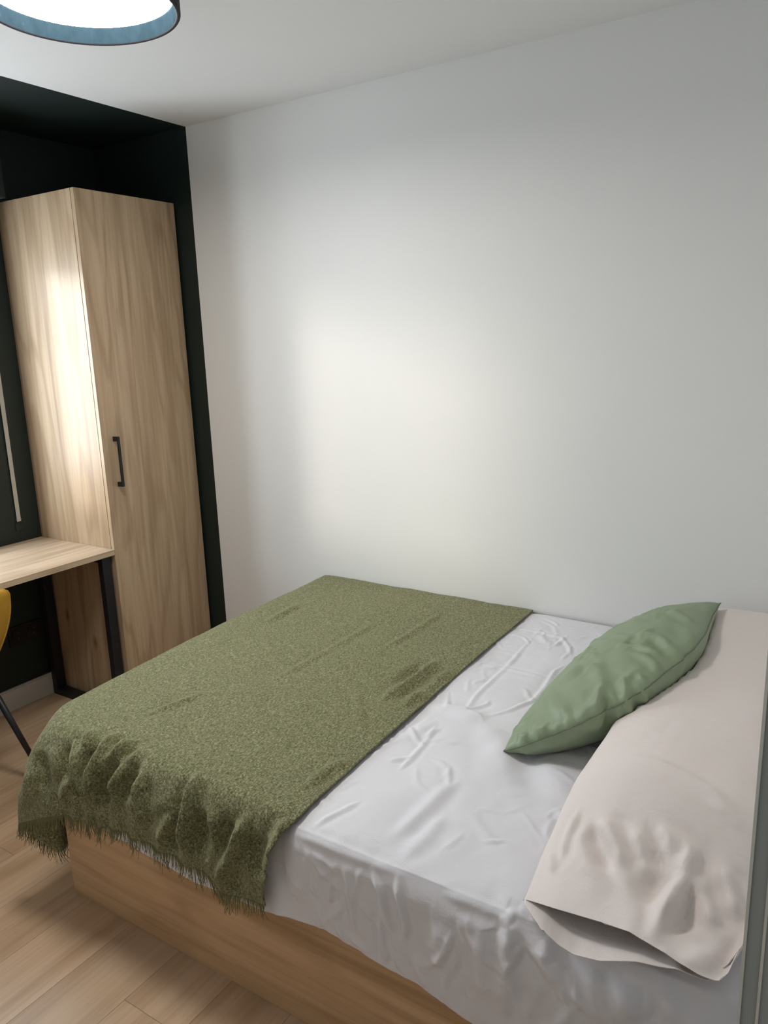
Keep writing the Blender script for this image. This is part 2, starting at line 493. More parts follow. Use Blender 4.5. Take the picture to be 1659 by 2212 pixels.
RIDGES = {
 'sheet': [
  (0.004, 0.0055, [(2.167,-0.1682,0.5832),(2.286,-0.1799,0.5916),(2.3506,-0.1876,0.5892),(2.4012,-0.2551,0.5895),(2.4321,-0.325,0.589)]),
  (0.004, 0.009, [(2.2729,-0.1912,0.5897),(2.3064,-0.2328,0.5901),(2.3297,-0.2585,0.5902)]),
  (0.0028, 0.0055, [(2.1733,-0.4964,0.5816),(2.2891,-0.4817,0.5811),(2.421,-0.4982,0.582)]),
  (0.0032, 0.0055, [(2.2681,-0.2401,0.5888),(2.278,-0.4859,0.5803),(2.279,-0.6926,0.5792),(2.2922,-0.7808,0.5799)]),
  (0.004, 0.0055, [(2.1997,-0.7093,0.5797),(2.2401,-0.7913,0.5775),(2.2922,-0.7808,0.5799),(2.3281,-0.7192,0.5789),(2.3232,-0.6959,0.5793)]),
  (0.004, 0.0055, [(2.3546,-0.7882,0.5788),(2.3979,-0.7311,0.5811),(2.4311,-0.645,0.5801),(2.4295,-0.5516,0.5785),(2.4226,-0.4374,0.586),(2.4346,-0.3854,0.5871)]),
  (0.007, 0.022, [(2.1909,-0.7979,0.5742),(2.2522,-0.7853,0.5778),(2.3238,-0.7967,0.5806),(2.3707,-0.7979,0.5789)]),
  (0.004, 0.0055, [(2.1749,-0.9098,0.5687),(2.2469,-0.9704,0.572),(2.279,-0.9862,0.5694)]),
  (0.004, 0.0055, [(2.2608,-0.8909,0.5767),(2.2721,-0.9741,0.5697),(2.278,-1.053,0.5679),(2.2773,-1.1077,0.5647)]),
  (0.004, 0.0055, [(2.2311,-1.0875,0.5667),(2.2612,-1.0625,0.568),(2.2736,-1.0455,0.5681)]),
  (0.006, 0.013, [(2.4259,-1.0879,0.5687),(2.4121,-1.1391,0.5675),(2.4085,-1.1876,0.5643),(2.4027,-1.2641,0.5592),(2.3936,-1.3138,0.558)]),
  (0.005, 0.013, [(2.4504,-1.2101,0.5624),(2.4541,-1.2864,0.5581),(2.4416,-1.3617,0.5464)]),
  (0.004, 0.0055, [(2.2657,-1.2584,0.5629),(2.2468,-1.3081,0.5609),(2.2159,-1.3685,0.5476)]),
  (0.005, 0.009, [(2.6614,-1.0832,0.5734),(2.6873,-1.0941,0.572),(2.6921,-1.0708,0.5717)]),
  (0.002, 0.009, [(2.4941,-1.1739,0.5655),(2.5502,-1.2127,0.5631),(2.6025,-1.249,0.5611)]),
  (0.003, 0.0055, [(2.3798,-1.0394,0.5698),(2.4133,-1.1128,0.5683)]),
  (0.008, 0.03, [(2.375,-0.8434,0.5787),(2.4458,-0.8896,0.5762),(2.4941,-0.9632,0.5742)]),
  (0.008, 0.03, [(2.5667,-0.907,0.5767),(2.6218,-0.976,0.5735),(2.6685,-1.0286,0.5731)]),
  (-0.008, 0.035, [(2.4986,-0.8647,0.5785),(2.5603,-0.9659,0.5746),(2.5927,-1.0348,0.5719)]),
  (0.006, 0.02, [(2.2061,-1.0007,0.5701),(2.2225,-0.9388,0.5723),(2.2462,-0.8644,0.5776)]),
  (0.004, 0.008, [(2.1638,-1.3808,0.5245),(2.2325,-1.388,0.5308),(2.2928,-1.3885,0.5308),(2.3497,-1.3861,0.5304),(2.4054,-1.385,0.5312),(2.4595,-1.3844,0.5323)]),
  (0.004, 0.008, [(2.5503,-1.3866,0.5306),(2.5898,-1.386,0.5314),(2.6357,-1.385,0.5307),(2.6706,-1.3875,0.5316)]),
  (0.006, 0.007, [(2.3169,-1.3991,0.4991),(2.3277,-1.3986,0.4666),(2.326,-1.3981,0.4411),(2.3318,-1.3976,0.3917),(2.3385,-1.3983,0.343)]),
  (0.0084, 0.007, [(2.3838,-1.3906,0.5196),(2.4079,-1.3984,0.4833),(2.4214,-1.3983,0.4132),(2.4329,-1.3992,0.3788)]),
  (0.009, 0.007, [(2.4024,-1.3983,0.449),(2.4085,-1.3972,0.3619),(2.4154,-1.4013,0.3108)]),
  (0.0084, 0.007, [(2.4452,-1.3882,0.5266),(2.452,-1.3982,0.4857),(2.4664,-1.3989,0.4296),(2.4563,-1.3981,0.3766)]),
  (0.006, 0.007, [(2.2792,-1.3989,0.4553),(2.2717,-1.3963,0.4004)]),
  (0.006, 0.007, [(2.2184,-1.3969,0.3826),(2.2409,-1.3974,0.3668),(2.25,-1.4001,0.3343)]),
  (0.006, 0.007, [(2.2753,-1.4011,0.3632),(2.312,-1.3994,0.3233)]),
  (0.006, 0.007, [(2.3207,-1.3981,0.339),(2.3643,-1.3996,0.3225)]),
  (0.0072, 0.012, [(2.5009,-1.4003,0.3792),(2.5001,-1.4009,0.3313),(2.5206,-1.4038,0.3079)]),
  (0.006, 0.007, [(2.4329,-1.401,0.3477),(2.4638,-1.4007,0.3092)]),
  (0.0078, 0.02, [(2.1871,-1.3956,0.4201),(2.1708,-1.392,0.3678)]),
  (0.008, 0.022, [(2.5603,-1.4021,0.4738),(2.5454,-1.4038,0.4108),(2.5487,-1.4046,0.3662)]),
  (0.012, 0.014, [(2.6787,-1.3892,0.5285),(2.6915,-1.3933,0.5174),(2.6903,-1.4028,0.4745),(2.6868,-1.407,0.4258),(2.6848,-1.4062,0.3769),(2.6828,-1.4057,0.3276)]),
  (0.01, 0.013, [(2.6994,-1.3867,0.5357),(2.7281,-1.3951,0.5137),(2.7566,-1.4044,0.4933),(2.7879,-1.4093,0.4678),(2.8174,-1.4103,0.439),(2.8384,-1.4115,0.4085)]),
  (0.007, 0.018, [(2.9319,-1.3818,0.5441),(2.9181,-1.4032,0.4999),(2.9073,-1.4122,0.4462)]),
  (0.006, 0.015, [(2.9456,-1.3767,0.5465),(2.9605,-1.3961,0.5155),(2.9932,-1.4072,0.4882)]),
  (0.01, 0.03, [(2.8563,-1.3961,0.5154),(2.8347,-1.4061,0.4789),(2.8174,-1.4126,0.4719)]),
  (0.012, 0.035, [(2.9062,-1.3956,0.5171),(2.8811,-1.4089,0.4558),(2.8518,-1.4135,0.4175)]),
  (0.006, 0.01, [(2.7641,-1.3893,0.5276),(2.76,-1.4045,0.495)]),
  (0.008, 0.02, [(2.6426,-1.3999,0.5005),(2.6368,-1.4044,0.4196),(2.6525,-1.4057,0.3452)]),
  (0.006, 0.009, [(2.6679,-1.3858,0.5352),(2.6804,-1.389,0.5291),(2.6882,-1.3858,0.538),(2.6994,-1.3867,0.5357)]),
 ],
 'throw': [
  (0.021, 0.012, [(1.4114,-1.3829,0.548),(1.4424,-1.4088,0.5048),(1.4712,-1.4212,0.4551),(1.4937,-1.4273,0.4007)]),
  (0.018, 0.012, [(1.4377,-1.3522,0.5629),(1.4548,-1.3866,0.5419),(1.4738,-1.4152,0.4751)]),
  (0.03, 0.012, [(1.51,-1.3399,0.564),(1.5253,-1.3811,0.5467),(1.5216,-1.4055,0.5018),(1.5244,-1.4192,0.4558),(1.5155,-1.4204,0.3788)]),
  (0.024, 0.016, [(1.595,-1.332,0.5637),(1.577,-1.3731,0.5525),(1.558,-1.396,0.5271),(1.5479,-1.4093,0.4873)]),
  (0.024, 0.016, [(1.6403,-1.3539,0.5608),(1.6315,-1.3932,0.533),(1.6105,-1.4078,0.4937),(1.6099,-1.4174,0.4577)]),
  (0.021, 0.013, [(1.6907,-1.395,0.5306),(1.694,-1.4106,0.493),(1.7093,-1.4193,0.4439),(1.7047,-1.4241,0.3975)]),
  (-0.024, 0.018, [(1.6416,-1.3722,0.5537),(1.6435,-1.406,0.5102),(1.6335,-1.4175,0.4414)]),
  (-0.021, 0.018, [(1.5855,-1.3869,0.5402),(1.5684,-1.4117,0.49),(1.5585,-1.4198,0.3931)]),
  (-0.018, 0.014, [(1.4778,-1.3883,0.5393),(1.485,-1.4087,0.4875),(1.4977,-1.4178,0.4341)]),
  (-0.015, 0.014, [(1.3884,-1.398,0.5289),(1.4148,-1.4196,0.472),(1.4202,-1.428,0.4404)]),
  (0.018, 0.014, [(1.4328,-1.4184,0.4618),(1.4097,-1.4286,0.4196),(1.3978,-1.4312,0.3969),(1.4012,-1.4332,0.3631)]),
  (-0.021, 0.02, [(1.2887,-1.4205,0.4916),(1.3197,-1.4343,0.4511),(1.3354,-1.4467,0.3854)]),
  (0.015, 0.016, [(1.2642,-1.4381,0.4364),(1.255,-1.4569,0.3386)]),
  (0.03, 0.013, [(1.8539,-1.3596,0.5606),(1.8708,-1.3975,0.5281),(1.875,-1.4159,0.4815),(1.8615,-1.4313,0.3923)]),
  (0.021, 0.014, [(1.8199,-1.4145,0.4766),(1.7989,-1.4243,0.4302),(1.7757,-1.4328,0.3815)]),
  (0.03, 0.015, [(2.0492,-1.3952,0.5291),(2.0233,-1.4169,0.458),(1.9958,-1.4244,0.3997),(1.9777,-1.4355,0.3465)]),
  (0.015, 0.015, [(1.9466,-1.4024,0.5173),(1.9638,-1.4265,0.4324)]),
  (-0.018, 0.022, [(1.9147,-1.4071,0.5093),(1.9157,-1.4175,0.4528),(1.9083,-1.4208,0.3882)]),
  (-0.018, 0.03, [(2.0051,-1.404,0.5098),(1.973,-1.4286,0.4179)]),
  (-0.018, 0.026, [(1.8309,-1.4121,0.4839),(1.8096,-1.4231,0.3776)]),
  (-0.018, 0.03, [(2.0997,-1.4052,0.5066),(2.0748,-1.424,0.4066)]),
  (0.015, 0.014, [(2.1551,-1.3792,0.5515),(2.132,-1.4156,0.4699)]),
  (0.015, 0.018, [(2.1293,-1.4092,0.5015),(2.1147,-1.4247,0.4229)]),
  (0.012, 0.014, [(2.0828,-0.5534,0.5946),(2.0785,-0.7147,0.5911),(2.0646,-0.8543,0.5862)]),
  (0.012, 0.014, [(2.1506,-0.6037,0.5934),(2.1438,-0.7362,0.5904),(2.1367,-0.8559,0.5868)]),
  (-0.009, 0.016, [(2.0573,-0.6075,0.5941),(2.0529,-0.7397,0.5895)]),
  (-0.009, 0.016, [(2.1462,-0.6576,0.5922),(2.1392,-0.7846,0.5888)]),
  (0.0075, 0.012, [(1.3698,-0.3563,0.5976),(1.3748,-0.5546,0.5946)]),
  (0.006, 0.01, [(1.8938,-0.1773,0.597),(1.8931,-0.3065,0.5956),(1.8919,-0.4254,0.5939),(1.8796,-0.6013,0.5942)]),
  (0.006, 0.01, [(1.9646,-0.8361,0.5849),(2.0878,-0.9966,0.581)]),
  (0.0075, 0.012, [(2.1592,-1.1356,0.576),(2.1333,-1.1979,0.5745),(2.1273,-1.289,0.5706)]),
  (0.006, 0.01, [(1.567,-1.0727,0.5797),(1.5423,-1.1487,0.5755),(1.5208,-1.2232,0.5729)]),
  (0.0045, 0.01, [(1.7389,-0.2812,0.597),(1.7339,-0.4036,0.5953),(1.7298,-0.5187,0.5941),(1.7256,-0.6258,0.5928),(1.719,-0.7228,0.5897),(1.7136,-0.8152,0.5873),(1.709,-0.9028,0.5855)]),
 ],
 'bolster': [
  (0.0135, 0.013, [(2.7991,-1.2173,0.6821),(2.825,-1.2441,0.6723),(2.8493,-1.2685,0.6619),(2.8699,-1.3041,0.6442)]),
  (-0.0108, 0.013, [(2.7829,-1.2321,0.6696),(2.8125,-1.2692,0.6564),(2.8458,-1.3106,0.639)]),
  (0.01215, 0.0117, [(2.8542,-1.229,0.685),(2.8798,-1.2487,0.6758),(2.9014,-1.2741,0.6626),(2.9115,-1.3056,0.6469)]),
  (0.0135, 0.0117, [(2.9069,-1.2037,0.6996),(2.9293,-1.228,0.6846),(2.9338,-1.2711,0.662),(2.9264,-1.3031,0.6475)]),
  (0.0189, 0.0117, [(2.9404,-1.2079,0.6949),(2.9638,-1.2334,0.6783),(2.9646,-1.2831,0.6528),(2.952,-1.3323,0.6351),(2.9394,-1.388,0.6138)]),
  (-0.0135, 0.01625, [(2.9052,-1.2463,0.6761),(2.9255,-1.2875,0.6549),(2.9042,-1.3469,0.629)]),
  (0.0162, 0.0117, [(3.014,-1.2313,0.6702),(3.0319,-1.2615,0.6505),(3.0542,-1.3039,0.6262)]),
  (0.0135, 0.0117, [(2.9954,-1.2439,0.6677),(2.9929,-1.2883,0.646),(3.0106,-1.3166,0.6308),(3.0272,-1.3418,0.6181)]),
  (-0.0135, 0.0143, [(2.9783,-1.2766,0.6538),(2.9807,-1.3279,0.6333),(2.9709,-1.374,0.6174)]),
  (0.0108, 0.0065, [(2.7523,-1.1949,0.677),(2.7453,-1.2572,0.6438),(2.7517,-1.3037,0.6247)]),
  (0.0081, 0.0078, [(2.7258,-1.2824,0.6207),(2.7448,-1.323,0.6114)]),
  (0.0081, 0.013, [(3.0098,-1.3679,0.6128),(2.9971,-1.4103,0.5886)]),
  (0.0081, 0.013, [(3.0434,-1.3226,0.6213),(3.032,-1.3667,0.61),(3.0211,-1.4094,0.5996)]),
  (0.004725, 0.0078, [(2.8001,-1.0655,0.733),(2.8745,-1.0738,0.7447),(2.9386,-1.0998,0.7421),(2.9915,-1.1193,0.7348),(3.0198,-1.1352,0.7233)]),
  (0.0027, 0.0065, [(2.8507,-0.9389,0.7416),(2.8374,-1.0393,0.7408)]),
  (0.0027, 0.0065, [(2.8742,-0.8519,0.742),(2.8687,-0.969,0.744),(2.8583,-1.0655,0.7438)]),
  (0.00405, 0.0078, [(2.9721,-1.1353,0.7311),(3.0123,-1.1455,0.7201),(3.0404,-1.1626,0.7026)]),
 ],
 'cushion': [
  (0.0144, 0.012, [(2.6736,-0.8015,0.7559),(2.686,-0.8681,0.7255),(2.6865,-0.8739,0.6741)]),
  (-0.012, 0.014, [(2.6945,-0.8394,0.7457),(2.7042,-0.8684,0.7148),(2.7036,-0.8493,0.6669)]),
  (0.009, 0.009, [(2.6961,-0.8218,0.7541),(2.7207,-0.8542,0.7279),(2.7262,-0.8444,0.6901)]),
  (0.009, 0.009, [(2.7247,-0.8228,0.7573),(2.7409,-0.839,0.7261),(2.7461,-0.7996,0.6782)]),
  (0.009, 0.009, [(2.7149,-0.777,0.7708),(2.7408,-0.8291,0.7485)]),
  (0.009, 0.009, [(2.7324,-0.7761,0.7744),(2.7657,-0.8049,0.7478),(2.7728,-0.7875,0.7225)]),
  (0.009, 0.009, [(2.7455,-0.7588,0.778),(2.7753,-0.7892,0.7548)]),
  (0.009, 0.009, [(2.7861,-0.7363,0.77),(2.7705,-0.7035,0.7849),(2.7379,-0.6756,0.7911),(2.703,-0.6696,0.7897)]),
  (0.009, 0.009, [(2.7817,-0.6608,0.7905),(2.7459,-0.649,0.7947),(2.6993,-0.6284,0.7941)]),
  (0.009, 0.009, [(2.7864,-0.6026,0.7977),(2.7499,-0.5747,0.8051),(2.7017,-0.5659,0.8053)]),
  (0.009, 0.012, [(2.8055,-0.4238,0.8005),(2.7671,-0.3904,0.8042),(2.7224,-0.3524,0.8018)]),
  (0.009, 0.012, [(2.6617,-0.8599,0.7313),(2.658,-0.8906,0.7055),(2.6546,-0.9001,0.6781)]),
  (0.009, 0.009, [(2.6315,-0.8977,0.6981),(2.6396,-0.9086,0.6704)]),
  (0.009, 0.009, [(2.6133,-0.9077,0.6864),(2.6335,-0.9126,0.6785)]),
  (0.009, 0.009, [(2.5612,-0.9269,0.6522),(2.5896,-0.9228,0.6638),(2.6128,-0.916,0.6746)]),
  (0.009, 0.009, [(2.5632,-0.9316,0.6451),(2.5716,-0.9054,0.6744)]),
  (0.009, 0.009, [(2.5148,-0.9164,0.6366),(2.5392,-0.9378,0.6257)]),
  (0.009, 0.009, [(2.5358,-0.9111,0.6518),(2.5654,-0.9278,0.6518)]),
  (0.009, 0.014, [(2.6175,-0.7012,0.7595),(2.6566,-0.7765,0.7575),(2.6753,-0.8129,0.7533)]),
  (0.0072, 0.014, [(2.5233,-0.7798,0.6915),(2.5752,-0.8553,0.7002),(2.6232,-0.8947,0.6985)]),
  (0.0063, 0.014, [(2.7911,-0.607,0.7962),(2.8175,-0.6405,0.774),(2.8156,-0.6582,0.7446)]),
  (0.0063, 0.014, [(2.7941,-0.4642,0.8038),(2.8198,-0.5332,0.7952),(2.8264,-0.5973,0.7753)]),
  (-0.009, 0.014, [(2.7215,-0.5827,0.8025),(2.7587,-0.6112,0.7995),(2.7864,-0.6342,0.7933)]),
  (-0.009, 0.016, [(2.6699,-0.5911,0.7914),(2.7134,-0.6102,0.7984)]),
  (0.0054, 0.016, [(2.5871,-0.7033,0.7455),(2.5585,-0.7568,0.7192)]),
  (-0.0096, 0.018, [(2.6616,-0.8805,0.7173),(2.6725,-0.8904,0.6976)]),
  (0.0072, 0.012, [(2.5107,-0.9342,0.616),(2.5398,-0.9289,0.5973)]),
 ],
}
#RIDGES_HERE

# ------------------------------------------------------------------ the room
T = 0.15
floor = structure(box('floor', -T, 3.9, YF - T, T, -0.12, -0.012, M['joint'], origin=(0, 0, 0)))
random.seed(4)
PW = 0.192
for r in range(22):
    x0 = r * PW
    if x0 > 3.75:
        break
    x1 = min(x0 + PW - 0.0004, 3.75)
    y = -random.random() * 1.2
    ys = [0.0]
    while y > YF:
        ys.append(y)
        y -= 1.285
    ys.append(YF)
    for ya, yb in zip(ys, ys[1:]):
        if ya - yb < 0.03:
            continue
        box('floor_plank', x0 + 0.0004, x1, yb + 0.0008, ya, -0.012, 0.0, M['floor'], floor, 0.0004,
            origin=((x0 + x1) / 2, (ya + yb) / 2, -0.012))

ceiling = structure(box('ceiling', PAINT, 3.9, YF - T, T, H, H + 0.12, M['ceiling']))
box('painted_panel', -T, PAINT, YF - T, T, H, H + 0.12, M['green'], ceiling, origin=(0, -1, H))['label'] = 'dark green painted strip of ceiling'

wall_back = structure(box('wall_back', PAINT, 3.9, 0, T, 0, H, M['wall']))
box('painted_panel', -T, PAINT, 0, T, 0, H, M['green'], wall_back, origin=(0.3, 0, 0))['label'] = 'dark green painted strip of wall behind wardrobe'

bm = bmesh.new()
bx(bm, -T, 0, YF - T, WY0, 0, H)
bx(bm, -T, 0, WY1, 0, 0, H)
bx(bm, -T, 0, WY0, WY1, 0, WZ0)
bx(bm, -T, 0, WY0, WY1, WZ1, H)
wall_left = structure(from_bm('wall_left', bm, M['green'], origin=(0, -1, 0)))

structure(box('wall_front', -T, 3.9, YF - T, YF, 0, H, M['wall']))
structure(box('wall_head', XR, XR + 0.12, -1.45, 0, 0, H, M['wall']))
structure(box('wall_right', 3.75, 3.9, YF, -1.45, 0, H, M['wall']))

bm = bmesh.new()
bx(bm, 0, 0.014, YF, -0.52, 0, 0.094)
bx(bm, 0, 0.010, YF, -0.52, 0.094, 0.101)
structure(from_bm('baseboard_left', bm, M['trim'], origin=(0, -1, 0)))
structure(box('baseboard_back', PAINT, XR, -0.014, 0, 0, 0.10, M['trim']))

# window in the green wall
bm = bmesh.new()
fx0, fx1 = -0.13, -0.075
bx(bm, fx0, fx1, WY0, WY1, WZ0, WZ0 + 0.05)
bx(bm, fx0, fx1, WY0, WY1, WZ1 - 0.05, WZ1)
bx(bm, fx0, fx1, WY0, WY0 + 0.05, WZ0 + 0.05, WZ1 - 0.05)
bx(bm, fx0, fx1, WY1 - 0.05, WY1, WZ0 + 0.05, WZ1 - 0.05)
win = structure(from_bm('window_1', bm, M['upvc'], origin=(-0.1, (WY0 + WY1) / 2, WZ0)))
ym = (WY0 + WY1) / 2
for a, b_ in ((WY0 + 0.05, ym), (ym, WY1 - 0.05)):
    bm = bmesh.new()
    z0, z1 = WZ0 + 0.05, WZ1 - 0.05
    bx(bm, -0.118, -0.085, a, b_, z0, z0 + 0.045)
    bx(bm, -0.118, -0.085, a, b_, z1 - 0.045, z1)
    bx(bm, -0.118, -0.085, a, a + 0.045, z0 + 0.045, z1 - 0.045)
    bx(bm, -0.118, -0.085, b_ - 0.045, b_, z0 + 0.045, z1 - 0.045)
    sash = from_bm('sash', bm, M['upvc'], win, origin=(-0.1, (a + b_) / 2, z0))
    box('pane', -0.104, -0.100, a + 0.045, b_ - 0.045, z0 + 0.045, z1 - 0.045, M['glass'], sash)
box('window_sill', -0.07, -0.001, WY0, WY1, WZ0 - 0.03, WZ0 + 0.004, M['upvc'], win)

# roller shutter box above the window and its strap
t = empty('shutter_box', (0, -1.2, 2.175), 'dark green painted shutter box high on the green wall', 'shutter box')
box('casing', 0.0005, 0.17, -1.95, -0.575, 2.175, H - 0.0005, M['green'], t, 0.004)
box('lid', 0.17, 0.174, -1.93, -0.595, 2.19, H - 0.02, M['green'], t)
t = empty('shutter_strap', (0, -0.615, 0.82), 'pale grey shutter strap hanging on the green wall above the desk', 'strap')
bm = bmesh.new()
bx(bm, 0.006, 0.0075, -0.6245, -0.6060, 0.842, 2.175)
from_bm('strap', bm, M['strap'], t)
bm = bmesh.new()
bx(bm, 0.0005, 0.005, -0.632, -0.598, 0.800, 0.842, 0.002)
from_bm('winder_plate', bm, M['green'], t)
bm = bmesh.new()
bx(bm, 0.005, 0.009, -0.6265, -0.604, 0.836, 0.843, 0.001)
from_bm('slot', bm, M['black'], t)
for y in (-0.628, -0.602):
    bm = bmesh.new()
    tube(bm, [(0.004, y, 0.852), (0.0062, y, 0.852)], 0.0016, 8)
    from_bm('screw', bm, M['chrome'], t)

# double wall socket under the desk
t = empty('wall_socket', (0, -0.66, 0.285), 'black double wall socket on the green wall under the desk', 'socket')
box('plate', 0.0005, 0.009, -0.739, -0.581, 0.288, 0.378, M['plastic'], t, 0.003)
for yc in (-0.698, -0.622):
    bm = bmesh.new()
    tube(bm, [(0.009, yc, 0.333), (0.0115, yc, 0.333)], 0.029, 28)
    rim = from_bm('socket_well', bm, M['plastic'], t)
    for dz in (-0.012, 0.012):
        box('contact', 0.0115, 0.0135, yc - 0.0016, yc + 0.0016, 0.333 + dz - 0.0012, 0.333 + dz + 0.0012, M['chrome'], rim)

# ------------------------------------------------------------------ wardrobe
wl, wr, wd, wh = -0.515, -0.012, 0.5105, 2.183
t = empty('wardrobe', (0.25, -0.26, 0), 'tall narrow oak wardrobe with a single door beside the desk', 'wardrobe')
dx = wd - 0.019
box('side_panel', 0.016, dx - 0.003, wl, wl + 0.018, 0.0, wh, M['oak_v'], t, 0.0008)
box('side_panel', 0.016, dx - 0.003, wr - 0.018, wr, 0.0, wh, M['oak_v'], t, 0.0008)
box('top_panel', 0.016, dx - 0.003, wl + 0.018, wr - 0.018, wh - 0.018, wh, M['oak_v'], t)
box('bottom_panel', 0.016, dx - 0.003, wl + 0.018, wr - 0.018, 0.05, 0.068, M['oak_v'], t)
box('back_panel', 0.002, 0.015, wl + 0.001, wr - 0.001, 0.0, wh - 0.001, M['joint'], t)
box('plinth', 0.42, 0.435, wl + 0.018, wr - 0.018, 0.0, 0.05, M['oak_v'], t)
door = box('door', dx, wd, wl, wr, 0.035, wh, M['oak_v'], t, 0.0008)
bm = bmesh.new()
hx = wd
hy0, hy1 = -0.462, -0.451
bx(bm, hx + 0.024, hx + 0.032, hy0, hy1, 1.012, 1.222, 0.0008)
bx(bm, hx, hx + 0.0245, hy0, hy1, 1.012, 1.031, 0.0008)
bx(bm, hx, hx + 0.0245, hy0, hy1, 1.203, 1.222, 0.0008)
from_bm('handle', bm, M['black'], door)['label'] = 'black metal bar handle'

# ------------------------------------------------------------------ desk
t = empty('desk', (0.25, -1.2, 0), 'oak topped desk with black metal frame against the green wall', 'desk')
box('desktop', 0.002, 0.511, -1.95, wl - 0.0015, 0.726, 0.750, M['oak_desk'], t, 0.0008)
for yc in (-0.548, -1.90):
    f_ = box('leg_frame', 0.464, 0.494, yc - 0.022, yc + 0.022, 0.0, 0.726, M['black'], t, 0.001)
    f_.name = 'leg'
    box('leg', 0.020, 0.050, yc - 0.022, yc + 0.022, 0.0, 0.726, M['black'], t, 0.001)
    box('floor_bar', 0.050, 0.464, yc - 0.022, yc + 0.022, 0.0, 0.03, M['black'], t, 0.001)
    box('top_bar', 0.050, 0.464, yc - 0.022, yc + 0.022, 0.700, 0.726, M['black'], t, 0.001)
box('rear_rail', 0.022, 0.048, -1.878, -0.570, 0.690, 0.726, M['black'], t, 0.001)

# ------------------------------------------------------------------ chair (only its right edge and one leg are in view)
CX, CY = 0.44, -1.290
t = empty('desk_chair', (CX, CY, 0), 'mustard yellow upholstered chair with thin black legs at the desk', 'chair')
nu, nv = 25, 21
def shell(thick):
    V = []
    for i in range(nu):
        u = i / (nu - 1)                     # 0 bottom .. 1 top
        for j in range(nv):
            s = j / (nv - 1) * 2 - 1
            z = 0.42 + 0.395 * u
            half = 0.090 + 0.140 * math.sin(min(1, u * 1.35) * math.pi / 2)
            rr = max(0.0, (u - 0.80) / 0.20)
            half *= math.sqrt(max(0.0, 1 - 0.62 * rr ** 2.6))
            x = CX + 0.17 + 0.10 * u - 0.085 * s * s * (0.35 + 0.65 * u) + thick * (1 - 0.55 * abs(s) ** 4) * (1 - 0.5 * rr ** 4)
            zz = z - 0.035 * rr * abs(s) ** 3
            V.append((x, CY + half * s, zz))
    return V
Va, Vb = shell(-0.028), shell(0.030)
F = grid_faces(nu, nv) + [tuple(reversed(f)) for f in grid_faces(nu, nv, nu * nv)]
off = nu * nv
for i in range(nu - 1):
    F.append((i * nv, (i + 1) * nv, off + (i + 1) * nv, off + i * nv))
    F.append(((i + 1) * nv + nv - 1, i * nv + nv - 1, off + i * nv + nv - 1, off + (i + 1) * nv + nv - 1))
for j in range(nv - 1):
    F.append((j + 1, j, off + j, off + j + 1))
    F.append(((nu - 1) * nv + j, (nu - 1) * nv + j + 1, off + (nu - 1) * nv + j + 1, off + (nu - 1) * nv + j))
back = mesh_obj('backrest', Va + Vb, F, M['mustard'], t, True)
md = back.modifiers.new('subdivision', 'SUBSURF'); md.levels = 1; md.render_levels = 2
bm = bmesh.new()
out = []
for j in range(nu):
    k = j * nv + nv - 1
    out.append(Vector(Vb[k]) * 0.5 + Vector(Va[k]) * 0.5 + Vector((0.018, -0.010, 0)))
tube(bm, out[6:], 0.006, 8)
from_bm('piping', bm, M['mustard'], back, True)
nr, na = 9, 40
V, F = [], []
for zt, sgn in ((0.470, 1), (0.415, -1)):
    for i in range(nr):
        r = i / (nr - 1)
        for k in range(na):
            a = 2 * math.pi * k / na
            ca, sa = math.cos(a), math.sin(a)
            sq = (abs(ca) ** 3.4 + abs(sa) ** 3.4) ** (-1 / 3.4)
            z = zt - sgn * 0.022 * r ** 6 + (0.008 * (1 - r * r) if sgn > 0 else 0)
            V.append((CX - 0.01 + 0.225 * r * sq * ca, CY + 0.178 * r * sq * sa, z))
for s_ in range(2):
    o_ = s_ * nr * na
    for i in range(nr - 1):
        for k in range(na):
            q = (o_ + i * na + k, o_ + i * na + (k + 1) % na, o_ + (i + 1) * na + (k + 1) % na, o_ + (i + 1) * na + k)
            F.append(q if s_ == 0 else q[::-1])
for k in range(na):
    F.append(((nr - 1) * na + k, (nr - 1) * na + (k + 1) % na, nr * na + (nr - 1) * na + (k + 1) % na, nr * na + (nr - 1) * na + k))
seat = mesh_obj('seat', V, F, M['mustard'], t, True)
LEGS = [((CX + 0.035, CY + 0.175), (CX + 0.222, CY + 0.240)), ((CX + 0.035, CY - 0.175), (CX + 0.222, CY - 0.240)),
        ((CX - 0.07, CY + 0.170), (CX - 0.235, CY + 0.212)), ((CX - 0.07, CY - 0.170), (CX - 0.235, CY - 0.212))]
for (a, b_) in LEGS:
    bm = bmesh.new()
    tube(bm, [(a[0], a[1], 0.418), (b_[0], b_[1], 0.004)], [0.0125, 0.0095], 12)
    lg = from_bm('leg', bm, M['black'], t, True)
    bm = bmesh.new()
    tube(bm, [(b_[0], b_[1], 0.0), (b_[0], b_[1], 0.006)], 0.011, 12)
    from_bm('foot_cap', bm, M['plastic'], lg)

# ------------------------------------------------------------------ closet at the right edge
t = empty('closet', (3.4, -1.6, 0), 'grey closet with pale aluminium edged door at the right beside the bed head', 'closet')
cxx, cyf = 3.1058, -1.757
box('carcass', cxx + 0.004, 3.745, -1.74, -1.46, 0.0, 2.30, M['greypanel'], t)
d_ = box('door', cxx + 0.003, 3.72, cyf, -1.741, 0.02, 2.28, M['greypanel'], t)
box('edge_profile', cxx, cxx + 0.003, cyf - 0.003, -1.741, 0.02, 2.28, M['alu'], d_)['label'] = 'pale aluminium edge profile'
box('bead', cxx + 0.0172, cxx + 0.0200, cyf - 0.0025, cyf, 0.02, 2.28, M['alu'], d_)

